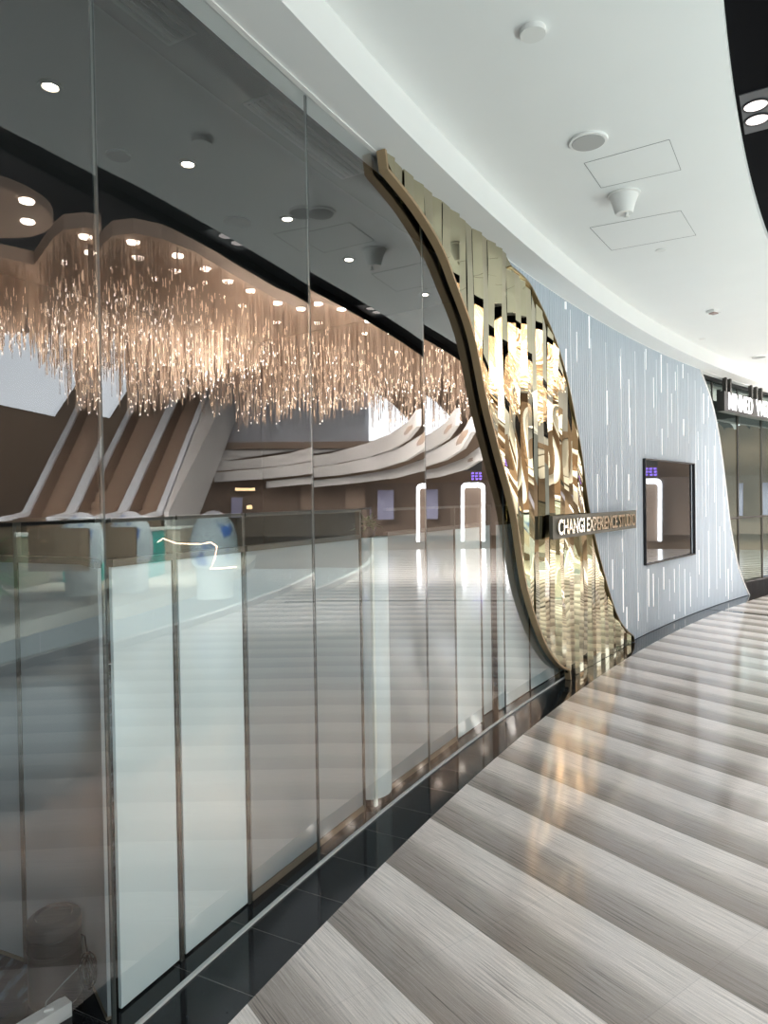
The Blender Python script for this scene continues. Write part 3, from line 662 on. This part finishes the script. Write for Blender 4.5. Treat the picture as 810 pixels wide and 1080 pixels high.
while cnt < 3600:
    x = R2.uniform(-40, 530); y = 250+175*R2.random()
    if not inside(x, y, out): continue
    p = onz(x, y, ZP); dpt = p.y
    L = R2.uniform(.5, 1.45)*(1+.25*math.sin(p.x*1.3+p.y*.9)); top = ZP; zb = ZP-.3-L
    w_ = dpt*.00055
    thin(rb, p.x, p.y, zb, top, w_*.8)
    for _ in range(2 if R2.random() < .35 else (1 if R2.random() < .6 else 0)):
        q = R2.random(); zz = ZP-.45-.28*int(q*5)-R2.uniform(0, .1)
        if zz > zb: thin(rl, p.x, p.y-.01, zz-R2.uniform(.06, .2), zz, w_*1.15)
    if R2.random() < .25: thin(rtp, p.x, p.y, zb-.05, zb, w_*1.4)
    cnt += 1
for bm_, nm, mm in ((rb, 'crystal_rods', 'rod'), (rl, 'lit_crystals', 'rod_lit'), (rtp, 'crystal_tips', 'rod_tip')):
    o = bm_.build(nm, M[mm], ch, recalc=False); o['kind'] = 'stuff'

b = MB(m1); b.prism(poly_on(8.2, [(-300, 120), (-300, 345), (560, 420), (700, 400), (300, 250), (150, 120)]), (0, 0, .2)); struct(b.build('ceiling_hall', mat('hall_ceiling', (.045, .045, .047), .8)))
# white curved wall, its brightness put in as emission
def upright(bm, pts, depth, th): bm.prism([at(x, y, depth) for x, y in pts], (0, th, 0))
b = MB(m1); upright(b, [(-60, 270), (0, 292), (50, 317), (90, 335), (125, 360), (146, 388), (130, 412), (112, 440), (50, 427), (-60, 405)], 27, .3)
tag(b.build('curved_glow_wall', M['wall_glow']), 'large white curved wall with added glow, high in the hall reflected at left', 'glowing wall')
# escalators
def esc(x0b, x0t, x1b, x1t, lab, steps=True):
    zb, zt = 18.0, 26.8
    A0_, A1_ = at(x0b, 541, zb), at(x0t, 379, zt); B0_, B1_ = at(x1b, 541, zb), at(x1t, 379, zt)
    t = empty('escalator', m1(A0_), lab, 'escalator', 'pair of escalators')
    for (a, c) in ((A0_, A1_), (B0_, B1_)):
        flat0 = a+Vector((0, -1.2, -.1)); flat1 = c+Vector((.02, 1.4, 0))
        b = MB(m1); b.beam(a, c, .16, .10, (1, 0, 0)); b.beam(flat0, a, .16, .1, (1, 0, 0)); b.beam(c, flat1, .16, .1, (1, 0, 0)); b.build('handrail', M['handrail'], t)
        b = MB(m1); dz = Vector((0, 0, .85)); tx = Vector((.02, 0, 0))
        b.box8([a-tx-dz, a+tx-dz, c+tx-dz, c-tx-dz, a-tx, a+tx, c+tx, c-tx]); b.build('side_panel', M['step'], t)
    b = MB(m1); n_ = 22; dz = Vector((0, 0, .9))
    for k in range(n_):
        a = A0_.lerp(A1_, k/n_)-dz; c = B0_.lerp(B1_, k/n_)-dz; a2 = A0_.lerp(A1_, (k+1)/n_)-dz; c2 = B0_.lerp(B1_, (k+1)/n_)-dz
        a2l = Vector((a2.x, a2.y, a.z)); c2l = Vector((c2.x, c2.y, c.z)); dn = Vector((0, 0, -.5))
        b.box8([a+dn, c+dn, c2l+dn, a2l+dn, a+Vector((0, 0, .15)), c+Vector((0, 0, .15)), c2l+Vector((0, 0, .15)), a2l+Vector((0, 0, .15))])
    b.build('steps', M['step'], t); return A0_, A1_, B0_, B1_, t
esc(84, 164, 127, 202, 'left escalator of the pair rising to the upper floor')
_, _, B0_, B1_, t = esc(130, 205, 168, 231, 'right escalator of the pair with pale side cladding')
b = MB(m1); q0_, q1_ = B0_+Vector((.12, 0, .03)), B1_+Vector((.12, 0, .03)); dz = Vector((0, 0, 1.9))
b.prism([q0_-dz*1.1, q0_, q1_, q1_+Vector((.6, .3, -.15)), q1_+Vector((.6, .3, -.95))-dz*.35], (.12, 0, 0)); b.build('cladding', M['clad'], t)
# upper floor slab / parapet, white wall beside it brightened by emission
b = MB(m2); upright(b, [(262, 401), (350, 400), (388, 406), (388, 466), (262, 468)], 27.6, .4); struct(b.build('wall_parapet', M['slab']))
b = MB(m2); upright(b, [(262, 467), (400, 465), (400, 472), (262, 474)], 27.2, .4); struct(b.build('trim_9', M['brown_dk']))
b = MB(m2); upright(b, [(388.5, 409), (412, 424), (434, 447), (424, 457), (404, 464), (388.5, 467)], 27.5, .3)
tag(b.build('gable_glow_wall', M['wall_glow']), 'pointed white wall with added glow beside the grey parapet in the hall', 'glowing wall')
b = MB(m2); upright(b, [(262, 473), (372, 472), (262, 489)], 28.4, .3); struct(b.build('wall_bulkhead', M['terrace']))
# sweeping terraces
def terrace(pts, lab):          # (x, y_top, y_bottom, depth)
    b = MB(m2); vs = []; v2 = []; n_ = 0; q = []
    for i in range(len(pts)-1):
        for k in range(6): q.append([pts[i][j]+(pts[i+1][j]-pts[i][j])*k/6 for j in range(4)])
    q.append(list(pts[-1]))
    for x, yt, yb, dp in q:
        a = at(x, yt, dp); c = at(x, yb, dp); back = Vector((-.10, .18, 0)); vs += [a, c, c+back, a+back]; b2 = Vector((-.25, 1.3, .02)); v2 += [c+back*.5+Vector((0, 0, .03)), c+b2+Vector((0, 0, .03)), c+b2+Vector((0, 0, .1)), c+back*.5+Vector((0, 0, .1))]
    n_ = len(q); fs = [(i*4+k, i*4+(k+1) % 4, i*4+4+(k+1) % 4, i*4+4+k) for i in range(n_-1) for k in range(4)]+[(3, 2, 1, 0), (n_*4-4, n_*4-3, n_*4-2, n_*4-1)]
    t = empty('curved_terrace', m2(at(pts[0][0], pts[0][2], pts[0][3])), lab, 'terrace'); b.add(vs, fs); b.build('fascia', M['terrace'], t, smooth=True); b = MB(m2); b.add(v2, fs); b.build('soffit', M['brown_dk'], t, smooth=True)
terrace([(268, 487, 497, 27), (310, 484, 494, 26), (350, 478, 490, 24), (390, 467, 482, 21), (415, 457, 474, 18.5), (433, 445, 463, 16.5), (444, 431, 449, 15)], 'upper sweeping pale curved terrace edge in the hall')
terrace([(276, 498, 508, 26.5), (320, 494, 505, 25.5), (360, 489, 501, 23.5), (400, 480, 495, 20.5), (430, 469, 486, 17.5), (450, 457, 474, 15.5), (462, 440, 456, 14)], 'middle sweeping pale curved terrace edge in the hall')
terrace([(330, 507, 514, 26), (380, 501, 509, 24), (420, 494, 504, 21), (450, 484, 496, 18), (468, 472, 486, 16)], 'lowest sweeping pale curved terrace edge in the hall')
# brown walls behind everything
b = MB(m1); upright(b, [(-700, 200), (480, 200), (480, 600), (-700, 600)], 31.5, .3); struct(b.build('wall_hall', M['brown']))
b = MB(m1); upright(b, [(480, 200), (2600, 200), (2600, 600), (480, 600)], 31.5, .3); struct(b.build('wall_far', speckle(mat('grey_wall', (.26, .275, .27), .7), .06, 2)))
b = MB(m2); upright(b, [(240, 512), (520, 508), (520, 565), (240, 565)], 29.5, .3); struct(b.build('wall_shops', M['brown_dk']))
# shopfront lights and displays
for (x0, x1, y0, y1, mm, lab) in ((296, 316, 514, 517, 'warmlit', 'warm strip light over a dark shop counter in the hall'), (308, 313, 532, 536, 'warmlit', 'small warm shelf light low in the hall shopfront'), (292, 303, 524, 545, 'poster', 'small pale standing display in the hall'),
                                 (398, 415, 517, 548, 'poster', 'tall purple display board in the hall'), (364, 385, 511, 540, 'step', 'dark board beside the tall purple display')):
    b = MB(m2); upright(b, [(x0, y0), (x1, y0), (x1, y1), (x0, y1)], 27.8, .15); tag(b.build('display_board' if mm != 'warmlit' else 'strip_light', M[mm]), lab, 'display' if mm != 'warmlit' else 'light')
# lit portal
b = MB(m3); po = []; x0, x1, yt, yb, r_ = 486.5, 511.5, 509, 571, 5
def rr(x0, x1, yt, yb, r_):
    o = [(x0, yb)]
    for k in range(7): a = PI+PI/2*k/6; o.append((x0+r_+r_*math.cos(a), yt+r_+r_*math.sin(a)))
    for k in range(7): a = -PI/2+PI/2*k/6; o.append((x1-r_+r_*math.cos(a), yt+r_+r_*math.sin(a)))
    return o+[(x1, yb)]
oo, ii = rr(x0, x1, yt, yb, 5.5), rr(x0+3, x1-3, yt+5, yb, 3.5); D_ = 28
vo = [at(x, y, D_) for x, y in oo]; vi = [at(x, y, D_) for x, y in ii]; k = len(vo); off = Vector((0, .25, 0))
b.add(vo+vi+[p+off for p in vo]+[p+off for p in vi], [(i, i+1, k+i+1, k+i) for i in range(k-1)]+[(2*k+i, 3*k+i, 3*k+i+1, 2*k+i+1) for i in range(k-1)]+[(i, 2*k+i, 2*k+i+1, i+1) for i in range(k-1)]+[(k+i, k+i+1, 3*k+i+1, 3*k+i) for i in range(k-1)]+[(0, k, 3*k, 2*k), (k-1, 3*k-1, 4*k-1, 2*k-1)])
tag(b.build('lit_portal', M['arch_lit']), 'glowing white rounded portal frame standing in the hall', 'portal')
b = MB(m3); upright(b, [(489.5, 514), (508.5, 514), (508.5, 571), (489.5, 571)], 28.3, .2); struct(b.build('door_1', M['brown_dk']))
b = MB(m3)
for k in range(9): x = 497+(k % 3)*3.9+random.uniform(-.4, .4); y = 498.5+(k//3)*3; upright(b, [(x, y), (x+2.6, y-.4), (x+2.8, y+1.4), (x+.5, y+1.9)], 27.4, .05)
tag(b.build('neon_sign', M['purple']), 'small purple neon sign above the white portal', 'sign')
b = MB(m3); upright(b, [(487, 484), (508, 484), (508, 496.5), (487, 496.5)], 27.8, .1); tag(b.build('sign_board', M['dark_metal']), 'dark hanging sign board over the portal', 'sign')
# domes, planters, neon line, panels
def dome(x, depth, lab):
    c = at(x, 560, depth); c.z = 0; t = empty('dome_display', m1(c), lab, 'dome', 'patterned domes')
    b = MB(m1); prof = [(.36, .55), (.40, .75), (.39, .98), (.33, 1.2), (.22, 1.36), (.10, 1.43), (.01, 1.45)]; b.lathe(c, prof, 28); b.build('shell', M['egg'], t, smooth=True)
    b = MB(m1); b.lathe(c, [(.3, -.02), (.3, .5), (.36, .55)], 28); b.build('base', M['white'], t)
dome(225, 11.5, 'white dome with blue pattern nearest the middle of the hall'); dome(137, 12.5, 'white dome with blue pattern next to the beige panels')
for (x0, x1, lab) in ((82, 142, 'large flat beige panel behind the balustrade'), (20, 66, 'smaller flat beige panel behind the balustrade')):
    b = MB(m1); b.prism([at(x0, 556, 11), at(x1, 556, 11), at(x1, 600, 11), at(x0, 600, 11)], (0, .08, 0)); tag(b.build('beige_panel', M['brown']), lab, 'panel')
nl = [(165, 572), (171, 568), (185, 573), (211, 574), (221, 572), (228, 576), (226, 588), (221, 600), (248, 598)]
b = MB(m1); b.tube([at(x, y, 7.4) for x, y in nl], .008, 6); tag(b.build('neon_line', M['neon']), 'thin warm neon light line bent in a zigzag', 'light line')
def planter(phi, R, s_, lab, red=False):
    c = P(phi, R, -.02); t = empty('planter', c, lab, 'planter')
    MB().lathe(c, [(.26*s_, 0), (.34*s_, .5), (.30*s_, .5)], 20).build('pot', M['white'], t, smooth=True)
    leaves(c+Vector((0, 0, .5)), 140, 1.1*s_, M['leaf'], t, wid=.06)
for i, (q, R_, s_, l) in enumerate(((34, 23.4, 1.0, 'leafy planter just beyond the balustrade, left of the red bench'), (38, 23.2, 1.2, 'tall leafy planter beyond the balustrade next to the red bench'), (42.5, 20.5, 1.1, 'leafy planter beyond the balustrade towards the far end'), (46.5, 19.5, .9, 'last leafy planter beyond the balustrade at the far end'), (44, 17.5, 1.6, 'big leafy planter farther out in the hall'))):
    planter(q, R_, s_, l)
for q, R_, s_, l in ((51, 19.3, 1.0, 'leafy planter at the far side of the hall, behind the teal kiosk'),):
    planter(q, R_, s_, l)
for q, R_, col_, l in ((51.5, 22, (.03, .32, .30), 'low teal kiosk in the hall'), (54.8, 22.3, (.40, .34, .28), 'low beige kiosk in the hall'), (48.6, 21, (.32, .28, .2), 'low ochre kiosk in the hall')):
    c = P(q, R_, -.02); t = empty('kiosk', c, l, 'kiosk'); a_ = -math.radians(q)
    MB().box(c+Vector((0, 0, .5)), .7, 1.1, 1.0, a_).build('counter', mat('kiosk_paint', col_, .4), t); MB().box(c+Vector((0, 0, 1.03)), .8, 1.2, .05, a_).build('counter_top', M['white'], t)
c = P(36, 20.6, -.02); t = empty('bench', c, 'red upholstered bench beyond the balustrade', 'bench')
MB().box(c+Vector((0, 0, .42)), .5, 1.6, .16, -math.radians(35)).build('seat', M['red'], t); MB().box(c+inward(35)*.22+Vector((0, 0, .72)), .12, 1.6, .5, -math.radians(35)).build('backrest', M['red'], t)
for s_ in (-.6, .6): MB().box(c+along(35)*s_+Vector((0, 0, .16)), .4, .08, .36, -math.radians(35)).build('leg', M['dark_metal'], t)

# added unseen fill lamps brightening the hall's escalators, terraces, copper ceiling and domes
def vlight(name, mf, loc, target, sx, sy, pw, col):
    area(name, mf(Vector(loc)), mf(Vector(target)), sx, sy, pw, col)
vlight('hall_fill', m1, at(150, 470, 13)+Vector((0, 0, 1.2)), at(150, 470, 13)+Vector((-.1, 10, .6)), 9, 2.0, 3300, (1, .95, .9))
vlight('hall_fill', m2, at(340, 420, 12), at(340, 420, 12)+Vector((.5, 10, .4)), 6, 2, 2200, (1, .96, .92))
vlight('chandelier_glow', m1, (-4.5, 15.5, 5.0), (-4.4, 15.5, 9), 9, 5, 125, (1, .76, .54))
vlight('chandelier_glow', m1, (-1.5, 21, 5.0), (-1.4, 21, 9), 8, 5, 105, (1, .76, .54))
vlight('hall_fill', m1, at(190, 440, 8.6), at(190, 560, 11.5), 4, 1.2, 500, (.95, .97, 1))
